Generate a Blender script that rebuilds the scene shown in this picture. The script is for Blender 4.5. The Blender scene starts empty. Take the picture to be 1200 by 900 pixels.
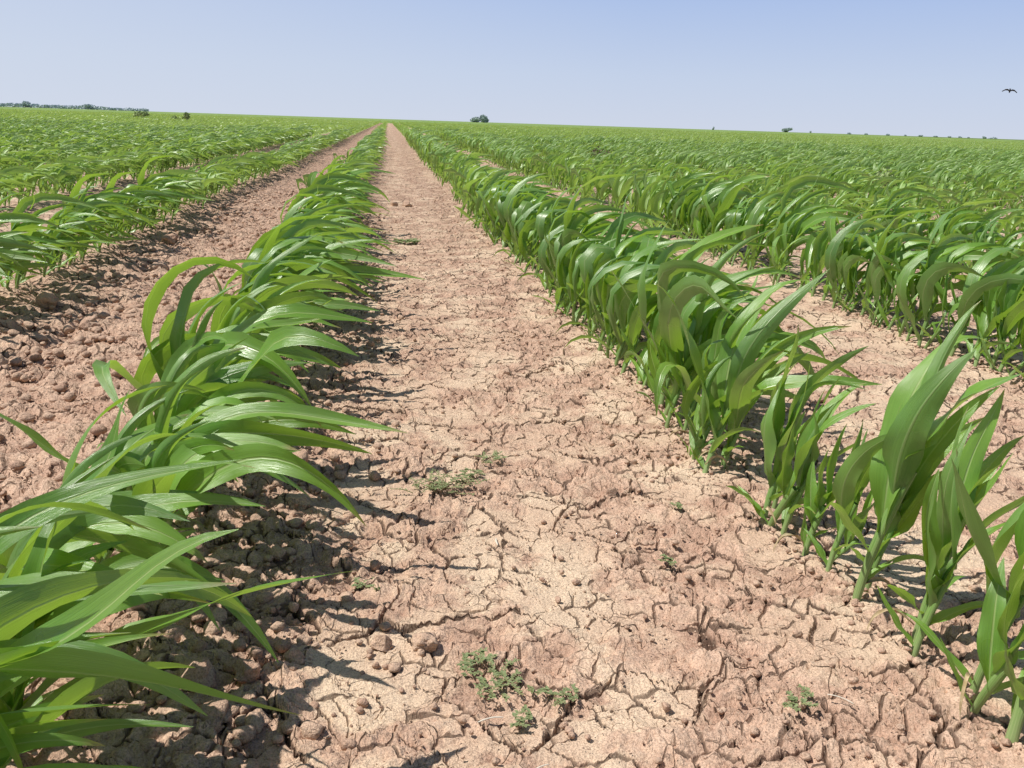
import bpy, math, random
import numpy as np
from mathutils import Vector, Matrix, Euler

random.seed(11)
RNG = np.random.default_rng(11)
sc = bpy.context.scene
COL = sc.collection
R = math.radians
H = 0.635                                  # eye height

# ------------------------------------------------------------------ noise
def _hash(ix, iy, seed):
    n = (ix.astype(np.int64) * 374761393 + iy.astype(np.int64) * 668265263 + seed * 1274126177) & 0xffffffff
    n = ((n ^ (n >> 13)) * 1274126177) & 0xffffffff
    return ((n ^ (n >> 16)) & 0xffff) / 65535.0
def vnoise(x, y, seed=0):
    ix = np.floor(x); iy = np.floor(y); fx = x - ix; fy = y - iy
    u = fx * fx * (3 - 2 * fx); v = fy * fy * (3 - 2 * fy)
    a = _hash(ix, iy, seed); b = _hash(ix + 1, iy, seed); c = _hash(ix, iy + 1, seed); d = _hash(ix + 1, iy + 1, seed)
    return (a * (1 - u) + b * u) * (1 - v) + (c * (1 - u) + d * u) * v * 1.0
def fbm(x, y, seed=0, octv=4):
    s = 0; a = .5; t = 0
    for k in range(octv):
        s = s + a * vnoise(x * 2 ** k + 17.3 * k, y * 2 ** k - 9.1 * k, seed + k); t += a; a *= .5
    return s / t - .5

# ------------------------------------------------------------------ rows
ROWS = [0.65, 1.71] + [1.71 + 1.04 * k for k in range(1, 220)]
LROWS = [-0.385, -1.35, -2.42] + [-2.42 - 1.04 * k for k in range(1, 130)]
def ground_h(x, y):
    x = np.asarray(x, float); y = np.asarray(y, float)
    z = .022 * fbm(x * 2.2, y * 2.2, 3, 3) + .03 * fbm(x * .6, y * .6, 9, 2)
    for r in (0.65, 1.71, -0.385, -1.35, -2.42):
        z = z + .014 * np.exp(-((x - r) / .13) ** 2)
    z = z - .025 * np.exp(-((x + .86) / .27) ** 2)
    z = z - .012 * np.exp(-((x - .12) / .3) ** 2)
    d = np.sqrt(x * x + y * y)
    return z * np.clip(1.4 - d / 60, 0, 1)

# ------------------------------------------------------------------ material helpers
def newmat(name):
    m = bpy.data.materials.new(name); m.use_nodes = True
    nt = m.node_tree; nt.nodes.clear()
    out = nt.nodes.new('ShaderNodeOutputMaterial')
    def N(t, **k):
        n = nt.nodes.new(t)
        for a, b in k.items():
            if a == 'op': n.operation = b
            elif a == 'i':
                for kk, vv in b.items():
                    if hasattr(vv, 'is_output') or isinstance(vv, bpy.types.NodeSocket): nt.links.new(vv, n.inputs[kk])
                    else: n.inputs[kk].default_value = vv
            else: setattr(n, a, b)
        return n
    return m, nt, out, N
def mathn(N, op, a, b=0.0, c=None, clamp=False):
    n = N('ShaderNodeMath', op=op, i={0: a, 1: b}); n.use_clamp = clamp
    if c is not None:
        if isinstance(c, bpy.types.NodeSocket): n.id_data.links.new(c, n.inputs[2])
        else: n.inputs[2].default_value = c
    return n.outputs[0]
def mapr(N, v, a, b, c=0.0, d=1.0, smooth=True):
    n = N('ShaderNodeMapRange', i={'Value': v, 'From Min': a, 'From Max': b, 'To Min': c, 'To Max': d})
    if smooth: n.interpolation_type = 'SMOOTHSTEP'
    return n.outputs[0]
def mixc(N, f, a, b, mode='MIX'):
    n = N('ShaderNodeMix', data_type='RGBA', blend_type=mode)
    for idx, v in ((0, f), (6, a), (7, b)):
        if isinstance(v, bpy.types.NodeSocket): n.id_data.links.new(v, n.inputs[idx])
        else: n.inputs[idx].default_value = (*v, 1) if idx > 0 else v
    return n.outputs[2]

# ------------------------------------------------------------------ soil material
def soil_material(name, disp=True, clod=False):
    m, nt, out, N = newmat(name)
    L = nt.links.new
    geo = N('ShaderNodeTexCoord')
    P = geo.outputs['Object'] if clod else N('ShaderNodeNewGeometry').outputs['Position']
    if disp:   # base position, before displacement
        P = geo.outputs['Object']
    def noise(scale, detail=3, rough=.5, vec=None, dist=0.0):
        return N('ShaderNodeTexNoise', i={'Vector': vec or P, 'Scale': scale, 'Detail': detail, 'Roughness': rough, 'Distortion': dist})
    big = noise(1.3, 3).outputs[0]
    med = noise(5.5, 4, .6).outputs[0]
    if not clod:
        flat = N('ShaderNodeVectorMath', op='MULTIPLY', i={0: P, 1: (1, 1, 0)}).outputs[0]
        wn = noise(7, 3, .55, flat).outputs['Color']
        wn2 = noise(26, 2, .5, flat).outputs['Color']
        w1 = N('ShaderNodeVectorMath', op='MULTIPLY_ADD', i={0: wn, 1: (.10, .10, 0), 2: flat}).outputs[0]
        w2 = N('ShaderNodeVectorMath', op='MULTIPLY_ADD', i={0: wn2, 1: (.012, .012, 0), 2: w1}).outputs[0]
        def vor(scale, feat, vec):
            v = N('ShaderNodeTexVoronoi', voronoi_dimensions='2D', feature=feat, i={'Vector': vec, 'Scale': scale, 'Randomness': 1.0}); return v
        sep = N('ShaderNodeSeparateXYZ', i={0: P}).outputs
        # how cloddy the soil is: the traffic furrow on the left, the row shoulders
        dl = mathn(N, 'ABSOLUTE', mathn(N, 'ADD', sep[0], .86))
        left = mapr(N, dl, .75, .30)
        ds = mathn(N, 'ABSOLUTE', mathn(N, 'ADD', sep[0], .24))
        should = mapr(N, ds, .22, .04)
        dr = mathn(N, 'ABSOLUTE', mathn(N, 'SUBTRACT', sep[0], .40))
        sh2 = mathn(N, 'MULTIPLY', mapr(N, dr, .24, .05), .35)
        rough = mathn(N, 'ADD', mathn(N, 'MAXIMUM', mathn(N, 'MAXIMUM', left, should), sh2), mapr(N, med, .42, .60, -.10, .95), clamp=True)
        # cracks
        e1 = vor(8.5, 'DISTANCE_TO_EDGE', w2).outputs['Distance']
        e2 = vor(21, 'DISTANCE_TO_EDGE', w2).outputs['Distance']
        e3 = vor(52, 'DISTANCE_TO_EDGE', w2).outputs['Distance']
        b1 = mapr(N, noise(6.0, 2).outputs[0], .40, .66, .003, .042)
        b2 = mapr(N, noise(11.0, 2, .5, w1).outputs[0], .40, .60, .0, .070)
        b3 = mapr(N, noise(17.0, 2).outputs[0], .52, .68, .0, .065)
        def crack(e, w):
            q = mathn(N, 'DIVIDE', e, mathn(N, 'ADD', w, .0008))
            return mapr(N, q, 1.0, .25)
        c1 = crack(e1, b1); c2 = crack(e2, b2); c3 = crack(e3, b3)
        cell = vor(8.5, 'F1', w2).outputs['Color']
        cs = N('ShaderNodeSeparateXYZ', i={0: cell}).outputs
        cell2 = N('ShaderNodeSeparateXYZ', i={0: vor(21, 'F1', w2).outputs['Color']}).outputs
        # plates curl up at their rims
        rim = mapr(N, e1, .0, .22, 1.0, 0.0)
        lump1 = noise(13, 5, .56, flat, .2).outputs[0]
        lump2v = vor(34, 'F1', w2); lump2 = mathn(N, 'SUBTRACT', .55, lump2v.outputs['Distance'])
        lump3v = vor(75, 'F1', w2); lump3 = mathn(N, 'SUBTRACT', .55, lump3v.outputs['Distance'])
        grain = noise(170, 4, .7).outputs[0]
        h = mathn(N, 'MULTIPLY', mathn(N, 'SUBTRACT', lump1, .5), mathn(N, 'MULTIPLY_ADD', rough, .036, .010))
        wcr = N('ShaderNodeVectorMath', op='MULTIPLY_ADD', i={0: noise(60, 2, .5, flat).outputs['Color'], 1: (.012, .012, 0), 2: w2}).outputs[0]
        for sc_, am_, a0_ in ((36, .0105, .0005), (80, .0052, .0006), (150, .0024, .0006)):
            hc = N('ShaderNodeSeparateXYZ', i={0: vor(sc_, 'F1', wcr).outputs['Color']}).outputs[0]
            h = mathn(N, 'ADD', h, mathn(N, 'MULTIPLY', hc, mathn(N, 'MULTIPLY_ADD', rough, am_, a0_)))
        h = mathn(N, 'ADD', h, mathn(N, 'MULTIPLY', mathn(N, 'MAXIMUM', lump2, 0.0), mathn(N, 'MULTIPLY_ADD', rough, .009, .001)))
        h = mathn(N, 'ADD', h, mathn(N, 'MULTIPLY', mathn(N, 'MAXIMUM', lump3, 0.0), mathn(N, 'MULTIPLY_ADD', rough, .004, .001)))
        h = mathn(N, 'SUBTRACT', h, mathn(N, 'MULTIPLY_ADD', rough, .0095, .003))
        lump0 = noise(6.5, 3, .55, flat).outputs[0]
        h = mathn(N, 'ADD', h, mathn(N, 'MULTIPLY', mathn(N, 'SUBTRACT', lump0, .5), mathn(N, 'MULTIPLY', left, .075)))
        h = mathn(N, 'ADD', h, mathn(N, 'MULTIPLY', cs[0], .007))
        h = mathn(N, 'ADD', h, mathn(N, 'MULTIPLY', cell2[0], .003))
        h = mathn(N, 'ADD', h, mathn(N, 'MULTIPLY', rim, .003))
        h = mathn(N, 'ADD', h, mathn(N, 'MULTIPLY', mathn(N, 'SUBTRACT', grain, .5), .0050))
        h = mathn(N, 'SUBTRACT', h, mathn(N, 'MULTIPLY', c1, .009))
        h = mathn(N, 'SUBTRACT', h, mathn(N, 'MULTIPLY', c2, .005))
        h = mathn(N, 'SUBTRACT', h, mathn(N, 'MULTIPLY', c3, .0028))
    else:
        oi = N('ShaderNodeObjectInfo').outputs['Random']
        rough = .8
        P = N('ShaderNodeNewGeometry').outputs['Position']
        lump1 = noise(14, 4, .6).outputs[0]
        grain = noise(190, 4, .7).outputs[0]
        h = mathn(N, 'ADD', mathn(N, 'MULTIPLY', grain, .005), mathn(N, 'MULTIPLY', noise(60, 3).outputs[0], .008))
    # colour
    crust = mixc(N, mapr(N, noise(3.1, 4, .6).outputs[0], .38, .62), (.80, .620, .450), (.68, .485, .350))
    crumb = mixc(N, mapr(N, lump1, .38, .62), (.52, .335, .245), (.70, .490, .362))
    if clod:
        crumb = mixc(N, mapr(N, noise(9, 2).outputs[0], .4, .6, 0, .5), crumb, (.68, .49, .36))
        col = crumb
    else:
        f = mapr(N, rough, .12, .85, 0.0, .85)
        col = mixc(N, f, crust, crumb)
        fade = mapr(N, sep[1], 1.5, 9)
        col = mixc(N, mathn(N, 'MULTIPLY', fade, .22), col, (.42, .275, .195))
        # cracks painted dark, standing in for the shade down in the gap
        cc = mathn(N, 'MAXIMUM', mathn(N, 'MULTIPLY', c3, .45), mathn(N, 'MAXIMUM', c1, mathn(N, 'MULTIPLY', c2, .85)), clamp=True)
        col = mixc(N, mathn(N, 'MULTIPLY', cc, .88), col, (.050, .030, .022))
    sp = noise(420, 2, .6).outputs[0]
    col = mixc(N, mapr(N, sp, .38, .56, .42, 0.0), col, (.22, .13, .09))
    col = mixc(N, mapr(N, noise(240, 2, .6).outputs[0], .60, .72, 0.0, .35), col, (.70, .56, .43))
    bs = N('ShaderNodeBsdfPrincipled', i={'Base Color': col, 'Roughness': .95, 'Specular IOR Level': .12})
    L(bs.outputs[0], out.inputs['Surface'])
    if disp:
        d = N('ShaderNodeDisplacement', i={'Height': h, 'Midlevel': 0.0, 'Scale': 1.0})
        L(d.outputs[0], out.inputs['Displacement'])
        m.displacement_method = 'BOTH'
    else:
        b = N('ShaderNodeBump', i={'Height': h, 'Strength': 1.0, 'Distance': 1.0})
        L(b.outputs[0], bs.inputs['Normal'])
    return m

# ------------------------------------------------------------------ plant materials
def leaf_material(name, ca, cb, trans, dull=(.16, .27, .055), gloss=.35, haze=False, sheen=1.0):
    m, nt, out, N = newmat(name)
    L = nt.links.new
    var = N('ShaderNodeAttribute', attribute_name='var').outputs['Fac']
    oi = N('ShaderNodeObjectInfo').outputs['Random']
    uv = N('ShaderNodeUVMap', uv_map='UVMap').outputs[0]
    s = N('ShaderNodeSeparateXYZ', i={0: uv}).outputs
    v = mathn(N, 'FRACT', mathn(N, 'ADD', mathn(N, 'MULTIPLY', oi, 3.7), var))
    col = mixc(N, v, ca, cb)
    # midrib and parallel veins
    du = mathn(N, 'ABSOLUTE', mathn(N, 'SUBTRACT', s[0], .5))
    rib = mapr(N, du, .055, .012)
    st = N('ShaderNodeVectorMath', op='MULTIPLY', i={0: uv, 1: (34, 1.2, 1)}).outputs[0]
    vein = N('ShaderNodeTexNoise', i={'Vector': st, 'Scale': 1.6, 'Detail': 3.0, 'Roughness': .65}).outputs[0]
    col = mixc(N, mapr(N, vein, .40, .64, 0.0, .26), col, tuple(c * 1.7 + .02 for c in cb))
    P = N('ShaderNodeTexCoord').outputs['Object']
    blot = N('ShaderNodeTexNoise', i={'Vector': P, 'Scale': 16.0, 'Detail': 3.0}).outputs[0]
    col = mixc(N, mapr(N, blot, .45, .70, 0.0, .35), col, dull)
    col = mixc(N, mathn(N, 'MULTIPLY', rib, .75), col, (.40, .50, .20))
    col = mixc(N, mapr(N, s[1], .22, .02, 0.0, .7), col, (.26, .38, .10))
    # dry tip on some leaves
    tip = mathn(N, 'MULTIPLY', mapr(N, s[1], .90, .99), mapr(N, v, .45, .75))
    col = mixc(N, tip, col, (.40, .27, .12))
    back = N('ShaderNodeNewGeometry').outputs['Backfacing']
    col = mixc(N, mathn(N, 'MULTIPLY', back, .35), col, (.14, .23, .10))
    bh = mathn(N, 'SUBTRACT', mathn(N, 'MULTIPLY', vein, .0016), mathn(N, 'MULTIPLY', rib, .0022))
    bump = N('ShaderNodeBump', i={'Height': bh, 'Strength': .38, 'Distance': 1.0}).outputs[0]
    rr = mapr(N, blot, .3, .7, gloss - .09, gloss + .10)
    bs = N('ShaderNodeBsdfPrincipled', i={'Base Color': col, 'Roughness': rr, 'Specular IOR Level': sheen, 'Normal': bump})
    tcol = mixc(N, .5, trans, mixc(N, 1.0, trans, col, 'SCREEN'))
    tr = N('ShaderNodeBsdfTranslucent', i={'Color': trans + (1,), 'Normal': bump})
    mx = N('ShaderNodeMixShader', i={0: .30})
    L(bs.outputs[0], mx.inputs[1]); L(tr.outputs[0], mx.inputs[2]); L(mx.outputs[0], out.inputs['Surface'])
    return m
def plain(name, ca, cb, scale=20, rough=.8, bump=.0):
    m, nt, out, N = newmat(name)
    P = N('ShaderNodeTexCoord').outputs['Object']
    n = N('ShaderNodeTexNoise', i={'Vector': P, 'Scale': scale, 'Detail': 4.0, 'Roughness': .6}).outputs[0]
    col = mixc(N, mapr(N, n, .35, .65), ca, cb)
    bs = N('ShaderNodeBsdfPrincipled', i={'Base Color': col, 'Roughness': rough, 'Specular IOR Level': .3})
    if bump:
        b = N('ShaderNodeBump', i={'Height': n, 'Strength': .6, 'Distance': bump}); nt.links.new(b.outputs[0], bs.inputs['Normal'])
    nt.links.new(bs.outputs[0], out.inputs['Surface'])
    return m
def stalk_material():
    m, nt, out, N = newmat('stalk_skin')
    uv = N('ShaderNodeUVMap', uv_map='UVMap').outputs[0]
    s = N('ShaderNodeSeparateXYZ', i={0: uv}).outputs
    var = N('ShaderNodeAttribute', attribute_name='var').outputs['Fac']
    st = N('ShaderNodeVectorMath', op='MULTIPLY', i={0: uv, 1: (26, 1.4, 1)}).outputs[0]
    vein = N('ShaderNodeTexNoise', i={'Vector': st, 'Scale': 1.0, 'Detail': 2.0}).outputs[0]
    col = mixc(N, mapr(N, s[1], .0, .55), (.32, .42, .18), (.15, .29, .06))
    col = mixc(N, mapr(N, s[1], .0, .10, .7, 0.0), col, (.42, .33, .20))
    col = mixc(N, mathn(N, 'MULTIPLY', var, .45), col, (.12, .22, .045))
    col = mixc(N, mapr(N, vein, .4, .65, 0.0, .4), col, (.42, .50, .24))
    b = N('ShaderNodeBump', i={'Height': vein, 'Strength': .5, 'Distance': .0015})
    bs = N('ShaderNodeBsdfPrincipled', i={'Base Color': col, 'Roughness': .45, 'Specular IOR Level': .45, 'Normal': b.outputs[0]})
    nt.links.new(bs.outputs[0], out.inputs['Surface'])
    return m

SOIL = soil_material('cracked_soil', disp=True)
CLOD = soil_material('clod_soil', disp=False, clod=True)
LEAF = leaf_material('leaf_blade', (.085, .220, .026), (.200, .390, .050), (.44, .68, .06))
FARLEAF = leaf_material('crop_foliage', (.150, .300, .042), (.280, .455, .085), (.50, .74, .11), dull=(.30, .43, .13), gloss=.46)
STALK = stalk_material()
DRYLEAF = plain('withered_leaf', (.34, .25, .13), (.55, .45, .28), 60, .8, .001)

# ------------------------------------------------------------------ mesh collector
class Buf:
    def __init__(s): s.v = []; s.f = []; s.uv = []; s.var = []; s.n = 0
    def grid(s, pts, uvs, var, nx):
        """pts: rows of nx points"""
        b = s.n; m = len(pts) // nx
        s.v += [tuple(p) for p in pts]; s.var += [var] * len(pts); s.n += len(pts)
        for j in range(m - 1):
            for i in range(nx - 1):
                q = (j * nx + i, j * nx + i + 1, (j + 1) * nx + i + 1, (j + 1) * nx + i)
                s.f.append(tuple(b + k for k in q)); s.uv += [uvs[k] for k in q]
    def mesh(s, name, mat):
        me = bpy.data.meshes.new(name); me.from_pydata(s.v, [], s.f)
        uv = me.uv_layers.new(name='UVMap'); uv.data.foreach_set('uv', np.array(s.uv, 'f').ravel())
        a = me.attributes.new('var', 'FLOAT', 'POINT'); a.data.foreach_set('value', np.array(s.var, 'f'))
        me.polygons.foreach_set('use_smooth', [True] * len(me.polygons))
        me.materials.append(mat); me.update()
        return me
    def arrays(s):
        return np.array(s.v, 'f'), np.array(s.f, 'i'), np.array(s.uv, 'f'), np.array(s.var, 'f')
def obj(name, me, parent=None, loc=None):
    o = bpy.data.objects.new(name, me); COL.objects.link(o)
    if parent: o.parent = parent
    if loc: o.location = loc
    return o
def tag(o, label=None, cat=None, group=None, kind=None):
    if label: o['label'] = label
    if cat: o['category'] = cat
    if group: o['group'] = group
    if kind: o['kind'] = kind
    return o
def sm(t): t = min(1, max(0, t)); return t * t * (3 - 2 * t)

# ------------------------------------------------------------------ plant generator
def leaf_pts(rnd, base, az, el, Lr, W, kw, kg, waz, seg, cols, fold0=1.1, fold1=.28, twist=0.0, stiff=.12):
    ca, sa, ce, se = math.cos(az), math.sin(az), math.cos(el), math.sin(el)
    d = Vector((ca * ce, sa * ce, se)); n = Vector((-ca * se, -sa * se, ce))
    wind = Vector((math.cos(waz), math.sin(waz), .02)); grav = Vector((0, 0, -1))
    p = Vector(base); ds = Lr / seg
    sub = max(1, int(round(ds / .02)))
    kn = [(rnd.gauss(0, 4.2), rnd.gauss(0, 1.5)) for _ in range(6)]
    if rnd.random() < .14:
        kk_ = rnd.randrange(2, 6); kn[kk_] = (rnd.choice((-1, 1)) * rnd.uniform(16, 30), rnd.gauss(0, 3))
    pts = []; uvs = []
    ph = rnd.random() * 6.3; wf = rnd.uniform(1.5, 3.0)
    for j in range(seg + 1):
        t = j / seg
        w = W * (.42 + .58 * sm(t / .38)) * max(0, 1 - t ** 2.3) ** .95 + .0006
        fold = fold0 + (fold1 - fold0) * sm(t / .28)
        side = d.cross(n).normalized()
        for i in range(cols):
            u = -1 + 2 * i / (cols - 1)
            ruf = .22 * W * math.sin(ph + wf * 6.3 * t + (1.7 if u > 0 else 0)) * abs(u) ** 2 * sm(t / .2) * (1 - t)
            q = p + side * (u * w * .5 * math.cos(fold * (.4 + .6 * abs(u)))) + n * (abs(u) * w * .5 * math.sin(fold) + ruf)
            pts.append(q); uvs.append((i / (cols - 1), t))
        for _ in range(sub):
            h = ds / sub
            k = sm((t - stiff * .3) / (stiff + .15)) * .9 + .1
            d2 = d + h * k * (wind * kw + grav * kg * (.25 + 1.9 * t))
            kt = min(4.999, t * 5); k0 = int(kt); kf = kt - k0
            d2 = d2 + h * (n * (kn[k0][0] * (1 - kf) + kn[k0 + 1][0] * kf) + d.cross(n) * (kn[k0][1] * (1 - kf) + kn[k0 + 1][1] * kf)) * (.3 + t)
            d2.normalize()
            n = (n - d2 * n.dot(d2)).normalized(); d = d2
            if twist:
                n = (Matrix.Rotation(twist * h / Lr, 3, d) @ n)
            p = p + d * h
            if p.z < .004: p.z = .004; d.z = max(d.z, .02)
    return pts, uvs

def make_plant(rnd, size=1.0, seg=12, cols=5, sides=8, tillers=None, nleaf=None, blow=1.0, reach=1.0, up=0, wide=1.0, low=1.0, droop=1.0, stray=.12):
    """returns (stalk Buf, [leaf Buf])  base at origin, wind blows to +X"""
    st = Buf(); leaves = []
    tillers = tillers if tillers is not None else (1 if rnd.random() < .22 else 0)
    for ti in range(1 + tillers):
        sz = size * (1 if ti == 0 else rnd.uniform(.55, .8))
        bx = 0 if ti == 0 else rnd.uniform(-.025, .025); by = 0 if ti == 0 else rnd.choice((-1, 1)) * rnd.uniform(.014, .03)
        hs = rnd.uniform(.115, .165) * sz * low
        lean = R(rnd.uniform(2, 20 - up)); laz = R(rnd.gauss(0, 35))
        if ti: lean = R(rnd.uniform(18, 34)); laz = math.atan2(by, bx)
        n = 7
        axis = []; p = Vector((bx, by, -.012)); d = Vector((math.sin(lean) * math.cos(laz), math.sin(lean) * math.sin(laz), math.cos(lean)))
        for j in range(n + 1):
            axis.append((p.copy(), d.copy()))
            d = (d + Vector((.05, 0, .03))).normalized(); p = p + d * (hs / n)
        r0 = rnd.uniform(.0052, .0070) * (sz ** .6)
        pts = []; uvs = []
        for j, (q, dd) in enumerate(axis):
            t = j / n
            r = r0 * (.92 + .30 * t + (.10 if j % 2 else -.02)) * (1 if t < .8 else 1 - (t - .8) * .9)
            sx = dd.cross(Vector((0, 1, 0))).normalized(); sy = dd.cross(sx).normalized()
            for i in range(sides + 1):
                a = 2 * math.pi * i / max(1, sides)
                pts.append(q + sx * (r * .82 * math.cos(a)) + sy * (r * 1.1 * math.sin(a))); uvs.append((i / max(1, sides), t))
        st.grid(pts, uvs, rnd.random(), sides + 1)
        nl = nleaf if nleaf else rnd.choice((6, 7, 7, 8)) - (2 if ti else 0)
        az0 = R(rnd.uniform(0, 180)); waz0 = R(rnd.gauss(0, 9))
        for k in range(nl):
            f = k / (nl - 1)
            t = .12 + .88 * f ** .8
            j = min(n, t * n); j0 = int(j); q = axis[j0][0].lerp(axis[min(n, j0 + 1)][0], j - j0); dd = axis[j0][1]
            az = az0 + math.pi * (k % 2) + R(rnd.gauss(0, 24))
            if k < 2:
                Lr = rnd.uniform(.11, .19) * sz; W = rnd.uniform(.017, .026) * sz; el = R(rnd.uniform(38, 62)); kw = rnd.uniform(3, 8); kg = rnd.uniform(5, 10)
            elif k < nl - 1:
                Lr = rnd.uniform(.24, .38) * sz * reach; W = rnd.uniform(.036, .056) * sz * wide; el = R(rnd.uniform(50 + up, 78 + up * .4)); kw = blow * rnd.uniform(5.5, 14); kg = rnd.uniform(1.2, 5.0)
                kg *= droop; q_ = rnd.random()
                if q_ < stray: kw *= .35
                elif q_ < .30 * min(1, droop): kw *= .75; kg *= 1.9
                Lr *= rnd.uniform(.85, 1.08)
            else:
                Lr = rnd.uniform(.18, .27) * sz * reach; W = rnd.uniform(.026, .042) * sz; el = R(rnd.uniform(74, 86)); kw = blow * rnd.uniform(5, 10); kg = rnd.uniform(1, 2.4)
            base = q - Vector((math.cos(az), math.sin(az), 0)) * (.001) + dd * .004
            tw = rnd.gauss(0, 1.0)
            lp, lu = leaf_pts(rnd, base, az, el, Lr, W, kw, kg, waz0 + R(rnd.gauss(0, 22)), seg if k > 1 else max(3, seg * 2 // 3), cols,
                              fold0=1.25 if k > 1 else .9, fold1=rnd.uniform(.12, .42) if k < nl - 1 else .8, twist=tw, stiff=.1 + .12 * f)
            b = Buf(); b.grid(lp, lu, rnd.random(), cols); leaves.append(b)
    return st, leaves

# ------------------------------------------------------------------ where the plants stand
def cam_axes():
    p, yw, rl = R(15.8), R(7.86), R(1.86)
    fw = Vector((math.sin(yw) * math.cos(p), math.cos(yw) * math.cos(p), -math.sin(p)))
    rt = Vector((math.cos(yw), -math.sin(yw), 0)); up = rt.cross(fw)
    return fw, rt, up, rl
FW, RT, UP, RL = cam_axes()
def in_view(x, y, z, margin=.06):
    v = Vector((x, y, z - H)); d = v.dot(FW)
    if d < .12: return False
    a = v.dot(RT) / d; b = v.dot(UP) / d
    a, b = a * math.cos(RL) + b * math.sin(RL), -a * math.sin(RL) + b * math.cos(RL)
    return abs(a) < .5556 + margin and abs(b) < .4167 + margin

spots = []      # (x, y, row, size)
near_right = [(.660, .690, .95), (.655, .765, 1.0), (.668, .855, 1.0), (.648, .944, .72), (.668, .975, .85), (.640, 1.079, 1.12), (.668, 1.105, .8), (.640, 1.165, .68),
              (.633, 1.228, .6), (.627, 1.299, .72), (.619, 1.355, .92), (.655, 1.40, .62), (.585, 1.565, .98), (.630, 1.590, .8), (.600, 1.655, .9), (.615, 1.70, .85)]
def rowname(i, side): return (side, i)
def row_spots(X, y0, y1, step, side, i, base_size=1.0, wob=.018):
    y = y0
    while y < y1:
        g = fbm(np.array([X * .9]), np.array([y * .35]), 31, 3)[0]
        s = base_size * (.95 + .45 * g) * random.gauss(1, .10)
        x = X + random.gauss(0, wob) + .02 * math.sin(y * .7 + X)
        if random.random() > .03:
            spots.append((float(x), float(y), side, i, float(max(.55, s))))
        y += step * random.uniform(.6, 1.45)
for a in near_right: spots.append((a[0], a[1], 'R', 0, a[2] * .92))
row_spots(.60, 1.74, 30, .052, 'R', 0, .97)
row_spots(-.385, .20, 1.5, .052, 'L', 0, 1.0, .026)
row_spots(-.385, 1.5, 3.2, .062, 'L', 0, 1.0)
row_spots(-.385, 3.2, 30, .058, 'L', 0, .92)
row_spots(-1.35, .6, 30, .066, 'L', 1, .88)
row_spots(1.66, .7, 30, .055, 'R', 1, 1.0)
for i, X in enumerate(LROWS[2:]):
    if X < -20: break
    row_spots(X, max(1.0, -X * 1.3), 30, .051, 'L', i + 2, .90)
for i, X in enumerate(ROWS[2:]):
    if X > 32: break
    row_spots(X, max(1.0, X * .75), 30, .051, 'R', i + 2, .90)
# behind the camera, off the picture: the two rows beside it carry on
spots_behind = [(-.385 + random.gauss(0, .015), -1.2 + .075 * k, 'L', 0, .95) for k in range(18)] + [(.655 + random.gauss(0, .015), -1.2 + .08 * k, 'R', 0, 1) for k in range(23)]

cand = []
for s in spots:
    x, y, side, i, sz = s
    vis = any(in_view(x + dx, y, z) for dx, z in ((0, 0), (0, .15), (.05, .28 * sz), (.25, .24 * sz)))
    d = math.sqrt(x * x + y * y + .2)
    cand.append((d if vis else 1e6, s))
cand.sort(key=lambda c: c[0])
SINGLE = [c[1] for c in cand[:300] if c[0] < 1e5]
REST = [c[1] for c in cand[300:]] + spots_behind + [c[1] for c in cand[:300] if c[0] > 1e5]

# ------------------------------------------------------------------ single plants
protos = []
for k in range(22):
    rnd = random.Random(500 + k)
    st, lv = make_plant(rnd, 1.0, seg=9, cols=4, sides=7, tillers=0 if k % 5 else 1, reach=1.38, low=.90, blow=1.2, stray=.05)
    protos.append((st.mesh('stalk', STALK), [b.mesh('leaf', LEAF) for b in lv]))
GRP = 'young sorghum plants growing in the rows'
ordn = ['nearest', 'second nearest', 'third nearest', 'fourth nearest', 'fifth nearest', 'sixth nearest', 'seventh nearest', 'eighth nearest', 'ninth nearest', 'tenth nearest', 'eleventh nearest', 'twelfth nearest']
rowtxt = {('R', 0): 'row right of the bare furrow', ('L', 0): 'row left of the bare furrow',
          ('L', 1): 'second row left of the furrow', ('R', 1): 'second row right of the furrow', ('R', 2): 'third row right of the furrow', ('L', 2): 'third row left of the furrow'}
cnt = {}
by_row = sorted(range(len(SINGLE)), key=lambda q: SINGLE[q][1])
rank = {}
for q in by_row:
    key = (SINGLE[q][2], SINGLE[q][3]); rank[q] = cnt.get(key, 0); cnt[key] = rank[q] + 1
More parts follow.
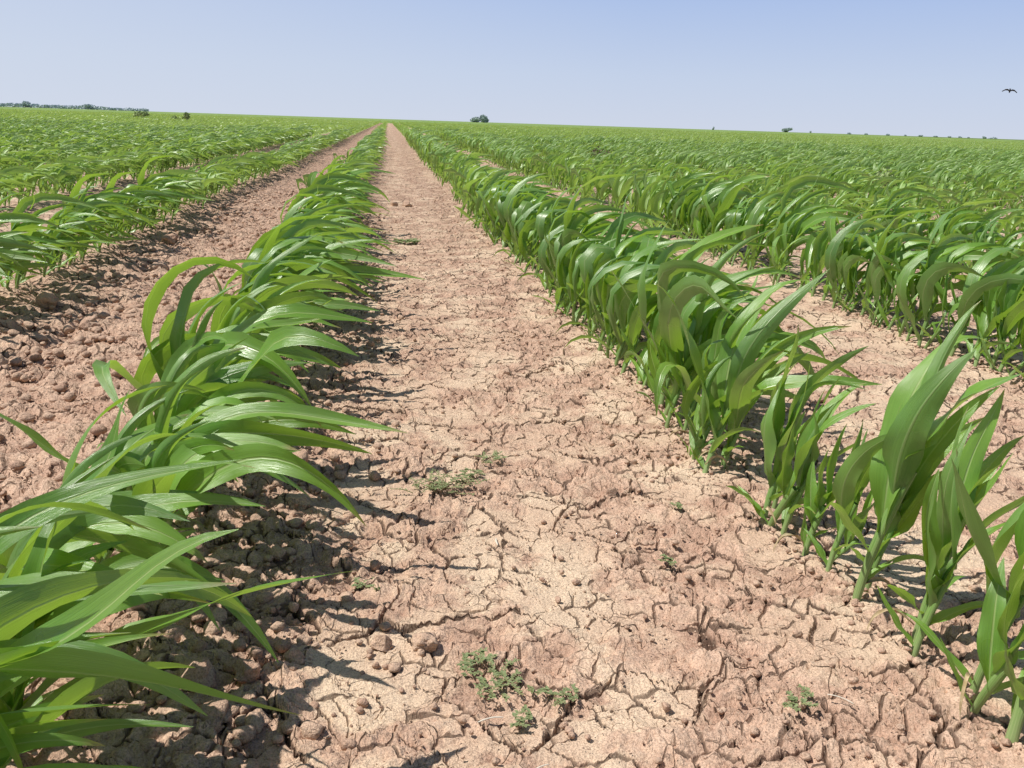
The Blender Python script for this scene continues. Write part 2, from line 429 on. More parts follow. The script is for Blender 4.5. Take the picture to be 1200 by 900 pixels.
for q, (x, y, side, i, sz) in enumerate(SINGLE):
    z = float(ground_h(x, y))
    root = bpy.data.objects.new('sorghum_plant', None); COL.objects.link(root)
    root.location = (x, y, z); root.empty_display_size = .05
    rz = R(random.gauss(0, 9)); root.rotation_euler = (0, 0, rz)
    key = (side, i); rk = rank[q]
    look = 'tall' if sz > 1.08 else ('small' if sz < .85 else 'green')
    rt_ = rowtxt.get(key, 'far row to the %s' % ('right' if side == 'R' else 'left'))
    if key == ('R', 0) and rk < 12:
        txt = '%s sorghum plant with thick stalk, %s in the %s' % (look, ordn[rk], rt_)
    elif key == ('L', 0) and rk < 12:
        txt = '%s sorghum plant with windblown leaves, %s in the %s' % (look, ordn[rk], rt_)
    elif rk < 3:
        txt = '%s sorghum plant bent by wind, %s in the %s' % (look, ordn[rk], rt_)
    else:
        band = 'near stretch' if y < 2.5 else ('middle stretch' if y < 4 else 'further stretch')
        txt = 'windblown sorghum plant in the %s of the %s' % (band, rt_)
    tag(root, txt, 'sorghum plant', GRP)
    d = math.hypot(x, y)
    if d < 2.4:
        rnd = random.Random(9000 + q)
        hi = d < 1.5
        st, lv = make_plant(rnd, sz, seg=18 if hi else 12, cols=7 if hi else 5, sides=14 if hi else 10, blow=(.50 if y < 1.55 else .9) if key == ('R', 0) else 1.12,
                            reach=(.95 if y < 1.55 else 1.3) if key == ('R', 0) else 1.18, up=14 if key == ('R', 0) and y < 1.55 else 0,
                            droop=.25 if key == ('R', 0) and y < 1.6 else 1.0, stray=.12 if key == ('R', 0) else .03, wide=1.08 if key == ('R', 0) and y < 1.6 else 1.0, low=.9 if key == ('L', 0) else (1.3 if y < 1.55 else 1.0), nleaf=8 if key == ('L', 0) and y < 1.2 else None)
        obj('stalk', st.mesh('stalk', STALK), root)
        for b in lv: obj('leaf', b.mesh('leaf', LEAF), root)
        if d < 1.9 and rnd.random() < .55:      # a withered bottom leaf
            a_ = rnd.uniform(0, 6.28)
            lp, lu = leaf_pts(rnd, (.004 * math.cos(a_), .004 * math.sin(a_), .022), a_, R(40), rnd.uniform(.05, .10), .011, 2, 40, 0, 10, 4, fold0=1.2, fold1=.9, twist=rnd.gauss(0, 2.5))
            b = Buf(); b.grid(lp, lu, .5, 4); obj('dry_leaf', b.mesh('dry_leaf', DRYLEAF), root)
    else:
        ms, ml = protos[random.randrange(len(protos))]
        root.scale = (sz,) * 3
        obj('stalk', ms, root)
        for me in ml: obj('leaf', me, root)

# ------------------------------------------------------------------ the rest of the crop: one mass
def merged(bufs):
    V = []; F = []; U = []; A = []; n = 0
    for b in bufs:
        v, f, u, a = b.arrays(); V.append(v); F.append(f + n); U.append(u); A.append(a); n += len(v)
    return np.concatenate(V), np.concatenate(F), np.concatenate(U), np.concatenate(A)
def lod(k, seg, cols, sides, count=1, spread=.5, size=1.0, nleaf=None):
    rnd = random.Random(k); bufs = []
    for c in range(count):
        st, lv = make_plant(rnd, size, seg=seg, cols=cols, sides=sides, tillers=0, nleaf=nleaf, reach=1.2, low=.92, blow=1.15, stray=.06)
        dy = (c / count - .5) * spread
        for b in ([st] if sides else []) + lv:
            b.v = [(p[0] + rnd.uniform(-.01, .01) * 0, p[1] + dy, p[2]) for p in b.v]; bufs.append(b)
    return merged(bufs)
lodA = [lod(100 + k, 7, 4, 6) for k in range(12)]
lodB = [lod(200 + k, 5, 3, 4) for k in range(14)]
lodC = [lod(300 + k, 3, 2, 0, count=8, spread=.5, size=1.0, nleaf=4) for k in range(10)]
VV = []; FF = []; UU = []; AA = []; base = 0
def emit(protoset, items):
    """items: arrays x,y,z,s,rot,var"""
    global base
    pick = RNG.integers(0, len(protoset), len(items))
    for k, (v, f, u, a) in enumerate(protoset):
        it = items[pick == k]
        if not len(it): continue
        c = np.cos(it[:, 4])[:, None]; s = np.sin(it[:, 4])[:, None]; S = it[:, 3][:, None]
        X = (v[None, :, 0] * c - v[None, :, 1] * s) * S + it[:, 0][:, None]
        Y = (v[None, :, 0] * s + v[None, :, 1] * c) * S + it[:, 1][:, None]
        Z = v[None, :, 2] * S + it[:, 2][:, None]
        VV.append(np.stack([X, Y, Z], -1).reshape(-1, 3).astype('f'))
        off = base + np.arange(len(it))[:, None, None] * len(v)
        FF.append((f[None] + off).reshape(-1, 4).astype('i'))
        UU.append(np.tile(u, (len(it), 1)).astype('f'))
        AA.append(((a[None] * .6 + it[:, 5][:, None] * .4)).ravel().astype('f'))
        base += len(it) * len(v)
near = []; mid = []
for (x, y, side, i, sz) in REST:
    it = (x, y, float(ground_h(x, y)), sz, random.gauss(0, .17), random.random())
    (near if math.hypot(x, y) < 11 else mid).append(it)
emit(lodA, np.array(near)); emit(lodB, np.array(mid))
# 30 m and on: short lengths of row
far = []
for X in LROWS + ROWS:
    y = 30.2
    while y < 170:
        lo, hi = -.62 * y - 3, 1.0 * y + 3
        if lo < X < hi:
            g = fbm(np.array([X * .12]), np.array([y * .12]), 31, 3)[0]
            far.append((X + random.gauss(0, .03), y, float(ground_h(X, y)), (.88 + .4 * g) * random.gauss(1, .07), random.gauss(0, .1), random.random()))
            y += .42 if y < 70 else .55
        else: y += 4
emit(lodC, np.array(far))
# beyond 160 m the leaves close up into one canopy
def add_sheet(xs, ys, zf):
    global base
    GX, GY = np.meshgrid(xs, ys); Z = zf(GX, GY)
    v = np.stack([GX, GY, Z], -1).reshape(-1, 3).astype('f'); nx = len(xs); ny = len(ys)
    j, i = np.meshgrid(np.arange(ny - 1), np.arange(nx - 1), indexing='ij'); q = (j * nx + i).ravel()
    f = np.stack([q, q + 1, q + nx + 1, q + nx], -1) + base
    VV.append(v); FF.append(f.astype('i')); UU.append(RNG.random((len(f) * 4, 2)).astype('f') * .4 + .05); AA.append(RNG.random(len(v)).astype('f')); base += len(v)
n_leaf = sum(len(f) for f in FF)
add_sheet(np.linspace(-260, 330, 700), 150 + 650 * np.linspace(0, 1, 260) ** 1.7, lambda x, y: -.35 * (y < 151) + .20 + .10 * _hash(np.floor(x * 3), np.floor(y * 3), 5) + .05 * _hash(np.floor(x * .7), np.floor(y * .4), 8))
add_sheet(np.linspace(-3500, 4500, 500), 780 + 4200 * np.linspace(0, 1, 60) ** 1.5, lambda x, y: .28 + .08 * _hash(np.floor(x), np.floor(y), 5))
V = np.concatenate(VV); F = np.concatenate(FF); U = np.concatenate(UU); A = np.concatenate(AA)
def np_mesh(name, V, F, mat, U=None, A=None, smooth=True):
    me = bpy.data.meshes.new(name)
    me.vertices.add(len(V)); me.vertices.foreach_set('co', V.ravel())
    me.loops.add(F.size); me.loops.foreach_set('vertex_index', F.ravel().astype('i'))
    me.polygons.add(len(F)); me.polygons.foreach_set('loop_start', np.arange(len(F), dtype='i') * F.shape[1])
    me.update(calc_edges=True)
    if smooth: me.polygons.foreach_set('use_smooth', np.ones(len(F), bool))
    if U is not None:
        uv = me.uv_layers.new(name='UVMap'); uv.data.foreach_set('uv', U.ravel())
    if A is not None:
        a = me.attributes.new('var', 'FLOAT', 'POINT'); a.data.foreach_set('value', A)
    me.materials.append(mat); me.update()
    return me
me = np_mesh('sorghum_crop', V, F, FARLEAF, U, A)
me.materials.append(plain('closed_canopy', (.150, .235, .050), (.225, .320, .085), 1.5, .9))
mi = np.zeros(len(F), 'i'); mi[n_leaf:] = 1; me.polygons.foreach_set('material_index', mi)
o = obj('sorghum_crop', me)
tag(o, 'dense mass of green windblown sorghum filling the field out to the horizon', 'crop', kind='stuff')
print('crop faces', len(F))

# ------------------------------------------------------------------ soil
def axis(fine0, fine1, step, lo, hi, grow):
    a = list(np.arange(fine0, fine1, step)); s = step; x = a[-1]; r = []
    while x < hi: s = min(s * (grow if s < .012 else grow * 1.006), 400); x += s; r.append(x)
    s = step; x = fine0; l = []
    while x > lo: s = min(s * (grow if s < .012 else grow * 1.006), 400); x -= s; l.append(x)
    return np.array(l[::-1] + a + r)
xs = axis(-.62, 1.0, .004, -6000, 6500, 1.012)
ys = axis(.66, 2.1, .004, -40, 9000, 1.0065)
GX, GY = np.meshgrid(xs, ys); GZ = ground_h(GX, GY)
nx, ny = len(xs), len(ys)
j, i = np.meshgrid(np.arange(ny - 1), np.arange(nx - 1), indexing='ij'); q = (j * nx + i).ravel()
Fg = np.stack([q, q + 1, q + nx + 1, q + nx], -1)
print('soil', nx, ny, len(Fg))
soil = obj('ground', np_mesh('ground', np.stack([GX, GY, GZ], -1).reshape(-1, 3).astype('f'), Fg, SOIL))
tag(soil, kind='structure')

# ------------------------------------------------------------------ clods
def clod_buf(rnd, sub=3):
    import bmesh
    bm = bmesh.new(); bmesh.ops.create_icosphere(bm, subdivisions=sub, radius=1)
    from mathutils import noise
    off = Vector((rnd.uniform(-50, 50), rnd.uniform(-50, 50), rnd.uniform(-50, 50)))
    sx, sy, sz = rnd.uniform(.8, 1.25), rnd.uniform(.75, 1.1), rnd.uniform(.55, .85)
    for v in bm.verts:
        c = v.co.normalized()
        # faceted: cut by a few random planes
        n1 = noise.noise(c * 1.3 + off) * .42 + noise.noise(c * 3.1 + off) * .20 + noise.noise(c * 7.5 + off) * .10
        v.co = c * (1 + n1); v.co.x *= sx; v.co.y *= sy; v.co.z *= sz
    for k in range(9):
        pn = Vector((rnd.gauss(0, 1), rnd.gauss(0, 1), rnd.gauss(0, 1))).normalized(); pd = rnd.uniform(.55, .85)
        for v in bm.verts:
            e = v.co.dot(pn) - pd
            if e > 0: v.co -= pn * e * .92
    bm.verts.ensure_lookup_table()
    Vc = np.array([v.co[:] for v in bm.verts], 'f'); Fc = np.array([[v.index for v in f.verts] for f in bm.faces], 'i')
    bm.free(); return Vc, Fc
clod_small = [clod_buf(random.Random(40 + k), 2) for k in range(10)]
NC = 26000
pts = []
while len(pts) < NC:
    u = random.random()
    if u < .36: x = random.gauss(-.86, .22); y = .6 + 8 * random.random() ** 1.7; s = .0022 + .019 * random.random() ** 7
    elif u < .52: x = random.gauss(-.20, .10); y = .5 + 6 * random.random() ** 1.6; s = .0022 + .012 * random.random() ** 6
    elif u < .80: x = random.uniform(-.15, .62); y = .6 + 9 * random.random() ** 1.8; s = .0010 + .0055 * random.random() ** 9
    elif u < .9: x = random.gauss(.46, .09); y = .6 + 8 * random.random() ** 1.8; s = .0013 + .007 * random.random() ** 8
    else: x = random.uniform(.7, 3.2); y = .7 + 6 * random.random() ** 1.5; s = .002 + .010 * random.random() ** 6
    pts.append((x, y, s))
for (x, y, sd, i_, sz_) in SINGLE:      # crumbs heaped round the stalk bases
    if y < 3.2 and abs(x) < 2:
        for k in range(9): pts.append((x + random.gauss(0, .018), y + random.gauss(0, .018), random.uniform(.0025, .0065)))
pts = np.array(pts); NC = len(pts)
zz = ground_h(pts[:, 0], pts[:, 1])
CV = []; CF = []; cb = 0
pk = RNG.integers(0, 10, NC); rt = RNG.random(NC) * 6.28
for k, (v, f) in enumerate(clod_small):
    m_ = pk == k; c = np.cos(rt[m_])[:, None]; s_ = np.sin(rt[m_])[:, None]; S = pts[m_, 2][:, None]
    X = (v[None, :, 0] * c - v[None, :, 1] * s_) * S + pts[m_, 0][:, None]; Y = (v[None, :, 0] * s_ + v[None, :, 1] * c) * S + pts[m_, 1][:, None]
    Z = v[None, :, 2] * S + (zz[m_] + .006)[:, None] + S * .25
    CV.append(np.stack([X, Y, Z], -1).reshape(-1, 3).astype('f'))
    CF.append((f[None] + cb + (np.arange(m_.sum()) * len(v))[:, None, None]).reshape(-1, 3).astype('i')); cb += m_.sum() * len(v)
o = obj('soil_crumbs', np_mesh('soil_crumbs', np.concatenate(CV), np.concatenate(CF), CLOD, smooth=True))
tag(o, 'loose reddish brown soil crumbs strewn over the furrows', 'soil crumbs', kind='stuff')

clod_big = []
for k in range(7):
    v, f = clod_buf(random.Random(70 + k), 4)
    clod_big.append(np_mesh('soil_clod', v, f, CLOD))
CG = 'clods of dry soil lying in the furrows'
clods = [  # x, y, radius, label
    (.045, 1.045, .021, 'knobbly brown soil clod standing alone in the bare furrow, above the lower weed patch'),
    (-.010, 1.052, .013, 'small dark soil clod just left of the knobbly clod in the bare furrow'),
    (-.224, .970, .024, 'large dark soil clod in the shade under the lower left leaves'),
    (-.165, .985, .018, 'rounded soil clod beside the largest clod under the left leaves'),
    (-.117, 1.018, .014, 'soil clod at the lit edge of the left row shadow'),
    (-.19, .90, .020, 'dark soil clod nearest the bottom edge under the left row'),
    (-.27, 1.06, .017, 'dark soil clod deepest under the left row leaves'),
    (.042, 7.275, .036, 'dark soil clod far up the bare furrow, left one of a pair'),
    (.135, 7.22, .036, 'dark soil clod far up the bare furrow, right one of a pair'),
    (-1.02, 2.45, .038, 'soil clod in the left furrow, largest near the left edge'),
    (-.93, 2.95, .035, 'brown soil clod in the middle of the left furrow'),
    (-.72, 3.1, .035, 'brown soil clod in the left furrow close to the left row'),
    (-1.14, 3.25, .040, 'brown soil clod at the foot of the second left row'),
    (-.98, 4.1, .040, 'brown soil clod further up the left furrow'),
    (-1.10, 4.9, .045, 'darkest soil clod furthest up the left furrow'),
    (.39, 1.50, .016, 'low soil clod in the bare furrow left of the right row'),
    (.30, 2.3, .020, 'pale soil clod in the middle of the bare furrow')]
for k, (x, y, r, lb) in enumerate(clods):
    o = obj('soil_clod', clod_big[k % 7], loc=(x, y, float(ground_h(x, y)) + r * .35 + .004)); o.scale = (r,) * 3
    o.rotation_euler = (random.uniform(-.3, .3), random.uniform(-.3, .3), random.uniform(0, 6.28))
    tag(o, lb, 'soil clod', CG)

# ------------------------------------------------------------------ weeds and straw
WEED = leaf_material('weed_leaf', (.22, .28, .12), (.32, .38, .19), (.25, .33, .08), dull=(.30, .30, .16), gloss=.6, sheen=.3)
WSTEM = plain('weed_stem', (.20, .20, .08), (.28, .22, .12), 60)
def weed(x, y, rad, nst, label, seed, h=.012, group='small low weeds on the cracked furrow', lf=.0045):
    rnd = random.Random(seed); st = Buf(); lv = Buf()
    for s in range(nst):
        az = rnd.uniform(0, 6.28); Ls = rad * rnd.uniform(.3, 1); n = 7
        ox, oy = rnd.gauss(0, rad * .33), rnd.gauss(0, rad * .28)
        p = Vector((ox, oy, .004)); path = []
        for j in range(n + 1):
            az += rnd.gauss(0, .28); t = j / n
            path.append(p.copy()); p = p + Vector((math.cos(az), math.sin(az), rnd.uniform(.02, .55) * (1 - t))) * (Ls * .7 / n)
            p.z = max(.004, min(p.z, h * 1.6))
        pts = []; uvs = []
        for j, q in enumerate(path):
            r = .0009 * (1.2 - .7 * j / n)
            for i in range(5):
                a = 6.283 * i / 4; pts.append(q + Vector((r * math.cos(a) * math.sin(az), -r * math.cos(a) * math.cos(az), r * math.sin(a)))); uvs.append((i / 4, j / n))
        st.grid(pts, uvs, .5, 5)
        for j, q in enumerate(path[1:]):
            for sd in (-1, 1, rnd.choice((-1, 1)) * .5):
                a = az + sd * rnd.uniform(.7, 1.5); ll = lf * rnd.uniform(.6, 1.5); ww = ll * rnd.uniform(.4, .6)
                d = Vector((math.cos(a), math.sin(a), rnd.uniform(.1, .8))).normalized(); sdv = d.cross(Vector((0, 0, 1))).normalized()
                pp = []; uu = []
                for kk in range(4):
                    t = kk / 3; w = ww * (.15, .95, .85, .12)[kk]; c = q + d * (ll * t) - Vector((0, 0, ll * .25 * t * t))
                    for i in range(3):
                        u = i - 1; pp.append(c + sdv * (u * w * .5) + Vector((0, 0, abs(u) * w * .15))); uu.append((i / 2, t))
                lv.grid(pp, uu, rnd.random(), 3)
    root = bpy.data.objects.new('weed', None); COL.objects.link(root); root.location = (x, y, float(ground_h(x, y)) + .008)
    tag(root, label, 'weed', group)
    obj('stem', st.mesh('stem', WSTEM), root); obj('foliage', lv.mesh('foliage', WEED), root)
weed(.088, 1.552, .075, 34, 'wide mat of small grey green weeds in the bare furrow, upper of the two patches', 1)
weed(.150, 1.60, .04, 12, 'thin weed sprigs just right of the upper weed mat', 2)
weed(.194, 1.669, .045, 11, 'small weed tuft behind the upper weed mat', 3)
weed(.133, .958, .045, 18, 'main cluster of small round leaved weeds near the bottom of the furrow', 4)
weed(.105, .995, .032, 10, 'small weed tuft just behind the bottom weed cluster', 5)
weed(.195, .915, .030, 9, 'small weed sprig right of the bottom weed cluster', 6)
weed(.140, .885, .022, 7, 'tiny weed sprig just below the bottom weed cluster', 7)
weed(.467, .863, .026, 10, 'single small weed in front of the right row near the bottom', 8)
weed(.089, .983, .018, 6, 'tiny weed left of the bottom weed cluster', 9)
weed(-.033, 1.193, .030, 8, 'small weed at the edge of the left row shadow', 10)
weed(.11, 4.97, .10, 12, 'small pale weed further up the bare furrow below the pair of clods', 11, h=.04, lf=.02)
weed(.42, 1.235, .022, 6, 'tiny weed between the furrow and the right row', 12)
weed(.50, 1.42, .025, 6, 'tiny weed sprig beside the foot of the right row', 13)

STRAW = plain('straw', (.62, .55, .45), (.75, .68, .58), 90)
def straw(x, y, L_, w, rz, label):
    b = Buf(); n = 8; pts = []; uvs = []
    rnd = random.Random(int(x * 999))
    for j in range(n + 1):
        t = j / n; c = Vector(((t - .5) * L_, .08 * L_ * math.sin(t * 2.4), .0015 * math.sin(t * 3))); r = w * (.5 if j in (0, n) else 1) * rnd.uniform(.8, 1.1)
        for i in range(7):
            a = 6.283 * i / 6; pts.append(c + Vector((0, r * math.cos(a), r * .5 * math.sin(a)))); uvs.append((i / 6, t))
    b.grid(pts, uvs, .5, 7)
    o = obj('straw', b.mesh('straw', STRAW), loc=(x, y, float(ground_h(x, y)) + .012)); o.rotation_euler = (0, 0, rz)
    tag(o, label, 'straw', 'bleached bits of straw on the soil')
straw(.11, .881, .030, .0013, .15, 'bleached bit of straw lying below the bottom weed cluster')
straw(.168, 1.327, .024, .0014, 1.5, 'short bleached straw pointing away in the middle of the bare furrow')
straw(.15, .79, .028, .0012, .5, 'small bleached straw at the bottom edge of the bare furrow')
straw(.51, .86, .030, .0010, -.8, 'thin bleached straw near the single weed on the right')

# ------------------------------------------------------------------ bushes in the field, trees on the horizon
DRY = plain('dull_weed_foliage', (.24, .34, .12), (.34, .42, .18), 8)
BARK = plain('bark', (.10, .085, .07), (.16, .13, .11), 4)
TREEG = plain('distant_foliage', (.36, .45, .43), (.46, .54, .50), .6)  # blue-grey distance haze mixed into the leaf colour
def shrub(name, x, y, w, h, label, cat, seed, mat=None, group=None, trunk=0.0, leafn=500, leafs=.06, lobes=5):
    """ loose crown of many small leaf faces carried on a few stems """
    rnd = random.Random(seed); fo = Buf(); st = Buf()
    cs = []
    for k in range(lobes):
        a = rnd.uniform(0, 6.28); q = rnd.uniform(.1, .62)
        cs.append((Vector((math.cos(a) * w * .5 * q, math.sin(a) * w * .4 * q, trunk + (h - trunk) * rnd.uniform(.22, .74))), rnd.uniform(.22, .36) * w, rnd.uniform(.2, .32) * (h - trunk) * 1.2))
    for k in range(lobes):
        c = cs[k][0]; pts = []; uvs = []
        for j in range(6):
            t = j / 5; p = Vector((c.x * t ** 1.5, c.y * t ** 1.5, c.z * t)); r = max(.03, .10 * max(trunk, .25 * h)) * (1 - .75 * t) * .5
            for i in range(6):
                aa = 6.283 * i / 5; pts.append(p + Vector((r * math.cos(aa), r * math.sin(aa), 0))); uvs.append((i / 5, t))
        st.grid(pts, uvs, .5, 6)
    for k in range(leafn):
        c, rw, rh = cs[rnd.randrange(lobes)]
        v = Vector((rnd.gauss(0, 1), rnd.gauss(0, 1), rnd.gauss(0, 1))).normalized() * rnd.uniform(.45, 1.05)
        p = c + Vector((v.x * rw, v.y * rw, v.z * rh)); p.z = min(max(p.z, trunk * .8), h)
        s = leafs * rnd.uniform(.6, 1.5)
        e = Euler((rnd.uniform(0, 6.28), rnd.uniform(0, 6.28), rnd.uniform(0, 6.28))).to_matrix()
        q = [e @ Vector(a) * s + p for a in ((-.5, -1, 0), (.5, -1, 0), (-.35, 1, .3), (.35, 1, .3))]
        fo.grid(q, [(0, 0), (1, 0), (0, 1), (1, 1)], rnd.random(), 2)
    root = bpy.data.objects.new(name, None); COL.objects.link(root); root.location = (x, y, 0); tag(root, label, cat, group)
    obj('trunk' if trunk else 'stem', st.mesh('stem', BARK), root)
    obj('crown' if trunk else 'foliage', fo.mesh('foliage', mat or TREEG), root)
shrub('bush', -15.2, 62, 1.15, .64, 'dull green bushy weed standing above the crop on the left, largest of three', 'bush', 1, DRY, 'bushy weeds standing in the crop', leafn=380, leafs=.06)
shrub('bush', -12.75, 60, .65, .55, 'small dull weed standing above the crop, middle of the three on the left', 'bush', 2, DRY, 'bushy weeds standing in the crop', leafn=150, leafs=.05, lobes=3)
shrub('bush', -11.75, 58, .6, .66, 'upright dark weed standing above the crop, rightmost of the three on the left', 'bush', 3, DRY, 'bushy weeds standing in the crop', leafn=220, leafs=.05, lobes=4)
shrub('dry_weed', 2.99, 13.2, .30, .36, 'brownish dry weed tuft amid the green crop right of the centre', 'weed', 4, plain('dry_stem', (.16, .14, .08), (.26, .20, .13), 20), None, leafn=300, leafs=.014, lobes=5)
shrub('dry_weed', 4.77, 8.6, .34, .36, 'dark dull weed amid the green crop toward the right edge', 'weed', 5, DRY, None, leafn=260, leafs=.018, lobes=5)
TG = 'lone trees on the horizon'
def dirx(px, dist):     # bearing of a far thing
    return dist * math.tan(R(px))
shrub('tree', 700 * .0895, 700, 9.0, 4.6, 'round dark tree on the horizon near the middle, left one of a touching pair', 'tree', 21, TREEG, TG, trunk=.6, leafn=2200, leafs=.42, lobes=7)
shrub('tree', 700 * .0985, 700, 7.0, 5.8, 'taller dark tree on the horizon near the middle, right one of a touching pair', 'tree', 22, TREEG, TG, trunk=.6, leafn=2200, leafs=.42, lobes=6)
shrub('tree', 1100 * .4326, 1100, 13, 5.5, 'low wide tree alone on the horizon right of the middle', 'tree', 23, TREEG, TG, trunk=.8, leafn=900, leafs=.6, lobes=7)
shrub('tree', 1100 * .4600, 1100, 3, 2.6, 'tiny shrub on the horizon just right of the lone wide tree', 'tree', 24, TREEG, TG, trunk=.5, leafn=200, leafs=.4, lobes=4)
shrub('tree', 900 * .3492, 900, 2.6, 3.2, 'tiny upright shrub on the horizon between the paired trees and the lone wide tree', 'tree', 28, TREEG, TG, trunk=.5, leafn=200, leafs=.35, lobes=4)
SG = 'small trees in a broken line on the horizon at the far right'
rr = random.Random(5)
HAZY = plain('hazy_foliage', (.46, .54, .57), (.54, .61, .64), .2)  # foliage colour paled toward blue-grey to imitate haze in the air
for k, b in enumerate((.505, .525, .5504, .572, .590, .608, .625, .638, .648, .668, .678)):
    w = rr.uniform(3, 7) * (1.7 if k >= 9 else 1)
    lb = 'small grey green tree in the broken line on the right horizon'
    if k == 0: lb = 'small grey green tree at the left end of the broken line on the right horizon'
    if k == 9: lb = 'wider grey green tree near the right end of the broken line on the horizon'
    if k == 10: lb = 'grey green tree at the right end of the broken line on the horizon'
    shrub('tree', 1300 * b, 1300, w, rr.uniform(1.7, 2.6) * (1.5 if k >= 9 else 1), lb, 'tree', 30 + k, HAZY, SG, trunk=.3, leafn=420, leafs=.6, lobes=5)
# tree line at the left: reads as one mass
fo = Buf(); rnd = random.Random(77)
for k in range(9000):
    b = rnd.uniform(-.55, -.2375)
    D = 1500 + rnd.uniform(-25, 25); t = (b + .55) / .3125
    top = (7.2 - 3.4 * t) * (.75 + .5 * vnoise(np.array([b * 70.]), np.array([.5]), 3)[0]) * (.7 + .5 * vnoise(np.array([b * 260.]), np.array([.5]), 4)[0])
    p = Vector((D * b, D, rnd.uniform(.3, 1) * top)); s = rnd.uniform(.7, 1.5)
    e = Euler((rnd.uniform(0, 6.28), rnd.uniform(0, 6.28), rnd.uniform(0, 6.28))).to_matrix()
    fo.grid([e @ Vector(a) * s + p for a in ((-.8, -1, 0), (.8, -1, 0), (-.6, 1, .3), (.6, 1, .3))], [(0, 0), (1, 0), (0, 1), (1, 1)], rnd.random(), 2)
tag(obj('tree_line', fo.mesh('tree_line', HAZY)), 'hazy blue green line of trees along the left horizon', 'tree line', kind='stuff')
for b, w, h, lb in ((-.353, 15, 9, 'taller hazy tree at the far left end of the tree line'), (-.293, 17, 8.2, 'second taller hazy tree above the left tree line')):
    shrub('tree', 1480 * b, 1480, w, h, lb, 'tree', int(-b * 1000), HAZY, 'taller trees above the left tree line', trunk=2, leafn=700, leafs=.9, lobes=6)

# ------------------------------------------------------------------ bird
def bird():
    import bmesh
    me = bpy.data.meshes.new('bird'); bm = bmesh.new()
    rings = []
    prof = [(-.24, .004), (-.17, .02), (-.08, .045), (.0, .052), (.08, .042), (.13, .026), (.16, .030), (.19, .022), (.225, .003)]
    for (yy, r) in prof:
        rings.append([bm.verts.new((r * math.cos(a * .785), yy, r * .85 * math.sin(a * .785) + (.012 if yy > .12 else 0))) for a in range(8)])
    for a, b in zip(rings, rings[1:]):
        for k in range(8): bm.faces.new((a[k], a[(k + 1) % 8], b[(k + 1) % 8], b[k]))
    bm.faces.new(rings[0][::-1]); bm.faces.new(rings[-1])
    for s in (-1, 1):       # wings, gliding with drooped tips
        sec = [(0.0, .10, -.07, .02), (.14, .115, -.075, .065), (.28, .095, -.065, .055), (.40, .05, -.06, .0), (.47, .0, -.055, -.035)]
        top = []; bot = []
        for (x, y1, y0, z) in sec:
            top.append([bm.verts.new((s * x, y1, z + .010)), bm.verts.new((s * x, (y1 + y0) / 2, z + .020)), bm.verts.new((s * x, y0, z))])
            bot.append([bm.verts.new((s * x, y1, z - .006)), bm.verts.new((s * x, (y1 + y0) / 2, z - .004)), bm.verts.new((s * x, y0, z - .006))])
        for A_ in (top, bot):
            for a, b in zip(A_, A_[1:]):
                for k in (0, 1): bm.faces.new((a[k], a[k + 1], b[k + 1], b[k]))
        for a, b, c, d in zip(top, top[1:], bot, bot[1:]):
            bm.faces.new((a[0], b[0], d[0], c[0])); bm.faces.new((a[2], b[2], d[2], c[2]))
    t = [bm.verts.new(c) for c in ((-.02, -.16, .0), (.02, -.16, .0), (.06, -.34, .0), (0, -.36, .004), (-.06, -.34, .0))]
    bm.faces.new(t)
    bmesh.ops.recalc_face_normals(bm, faces=bm.faces); bm.to_mesh(me); bm.free()
    me.materials.append(plain('dark_feathers', (.004, .004, .004), (.008, .008, .008), 30, .7))
    o = obj('bird', me, loc=(41.3, 60, 3.72)); o.rotation_euler = (R(-24), R(5), R(-34)); o.scale = (.98, 1.1, 1.9)
    tag(o, 'small black bird gliding in the sky at the upper right', 'bird')
bird()

# ------------------------------------------------------------------ light, sky, camera
SEL, SAZ = R(60), R(-80)        # elevation; azimuth from +Y toward +X
dirv = Vector((math.sin(SAZ) * math.cos(SEL), math.cos(SAZ) * math.cos(SEL), math.sin(SEL)))
ld = bpy.data.lights.new('sun', 'SUN'); ld.energy = 5.0; ld.angle = R(.53); ld.color = (1, .955, .89)
lo = bpy.data.objects.new('sun', ld); COL.objects.link(lo); lo.rotation_euler = dirv.to_track_quat('Z', 'Y').to_euler(); lo.location = (0, 0, 20)
w = bpy.data.worlds.new('World'); sc.world = w; w.use_nodes = True
nt = w.node_tree; bg = nt.nodes['Background']
sky = nt.nodes.new('ShaderNodeTexSky'); sky.sky_type = 'NISHITA'; sky.sun_disc = False
sky.sun_elevation = SEL; sky.sun_rotation = SAZ; sky.air_density = 1.0; sky.dust_density = .8; sky.ozone_density = 2.0; sky.altitude = 30
nt.links.new(sky.outputs[0], bg.inputs['Color']); bg.inputs['Strength'].default_value = .075
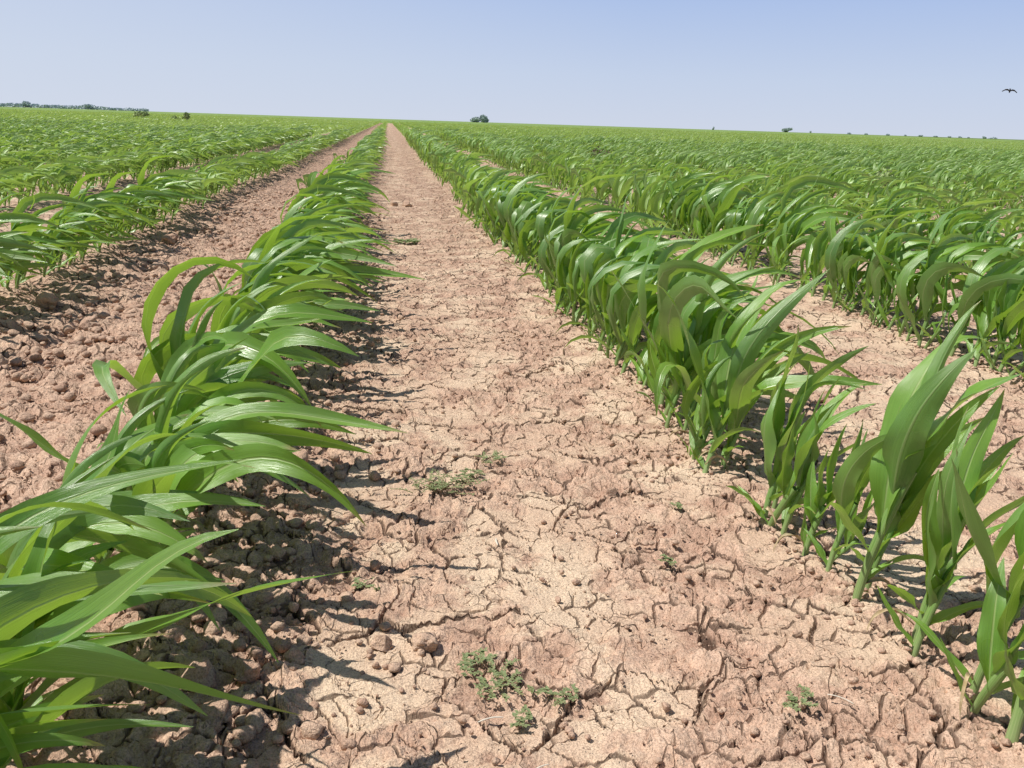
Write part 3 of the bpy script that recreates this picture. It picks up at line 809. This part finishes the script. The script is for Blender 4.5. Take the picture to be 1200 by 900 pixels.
# pale haze low in the sky, whiter toward the sun side
def wn(t): return nt.nodes.new(t)
tc = wn('ShaderNodeTexCoord'); sp = wn('ShaderNodeSeparateXYZ'); nt.links.new(tc.outputs['Generated'], sp.inputs[0])
cr = wn('ShaderNodeValToRGB'); nt.links.new(sp.outputs[2], cr.inputs[0])
el = cr.color_ramp.elements
el[0].position = 0.0; el[0].color = (.615, .672, .798, 1)
el[1].position = .42; el[1].color = (.16, .30, .66, 1)
for p_, c_ in ((.05, (.550, .640, .812, 1)), (.14, (.385, .515, .805, 1)), (.24, (.27, .42, .76, 1))):
    e = el.new(p_); e.color = c_
mr = wn('ShaderNodeMapRange'); mr.inputs[1].default_value = .25; mr.inputs[2].default_value = -.75; mr.inputs[3].default_value = 0; mr.inputs[4].default_value = .85
nt.links.new(sp.outputs[0], mr.inputs[0])
mx = wn('ShaderNodeMix'); mx.data_type = 'RGBA'; nt.links.new(mr.outputs[0], mx.inputs[0]); nt.links.new(cr.outputs[0], mx.inputs[6]); mx.inputs[7].default_value = (.655, .715, .825, 1)
ml = wn('ShaderNodeMix'); ml.data_type = 'RGBA'; ml.blend_type = 'MULTIPLY'; ml.inputs[0].default_value = 1; nt.links.new(mx.outputs[2], ml.inputs[6]); ml.inputs[7].default_value = (1 / .075,) * 3 + (1,)
m2 = wn('ShaderNodeMapRange'); m2.inputs[1].default_value = .12; m2.inputs[2].default_value = .42; nt.links.new(sp.outputs[2], m2.inputs[0])
fx = wn('ShaderNodeMix'); fx.data_type = 'RGBA'; nt.links.new(m2.outputs[0], fx.inputs[0]); nt.links.new(ml.outputs[2], fx.inputs[6]); nt.links.new(sky.outputs[0], fx.inputs[7])
nt.links.new(fx.outputs[2], bg.inputs['Color'])

cd = bpy.data.cameras.new('camera'); cam = bpy.data.objects.new('camera', cd); COL.objects.link(cam)
cd.lens = 32.4; cd.sensor_width = 36; cd.clip_start = .01; cd.clip_end = 30000
m3 = Matrix((RT, UP, -FW)).transposed() @ Matrix.Rotation(RL, 3, 'Z')
cam.matrix_world = Matrix.Translation((0, 0, H)) @ m3.to_4x4()
sc.camera = cam
sc.view_settings.view_transform = 'Standard'; sc.view_settings.look = 'None'; sc.view_settings.exposure = 0
sc.cycles.max_bounces = 6; sc.cycles.transmission_bounces = 4; sc.cycles.diffuse_bounces = 3
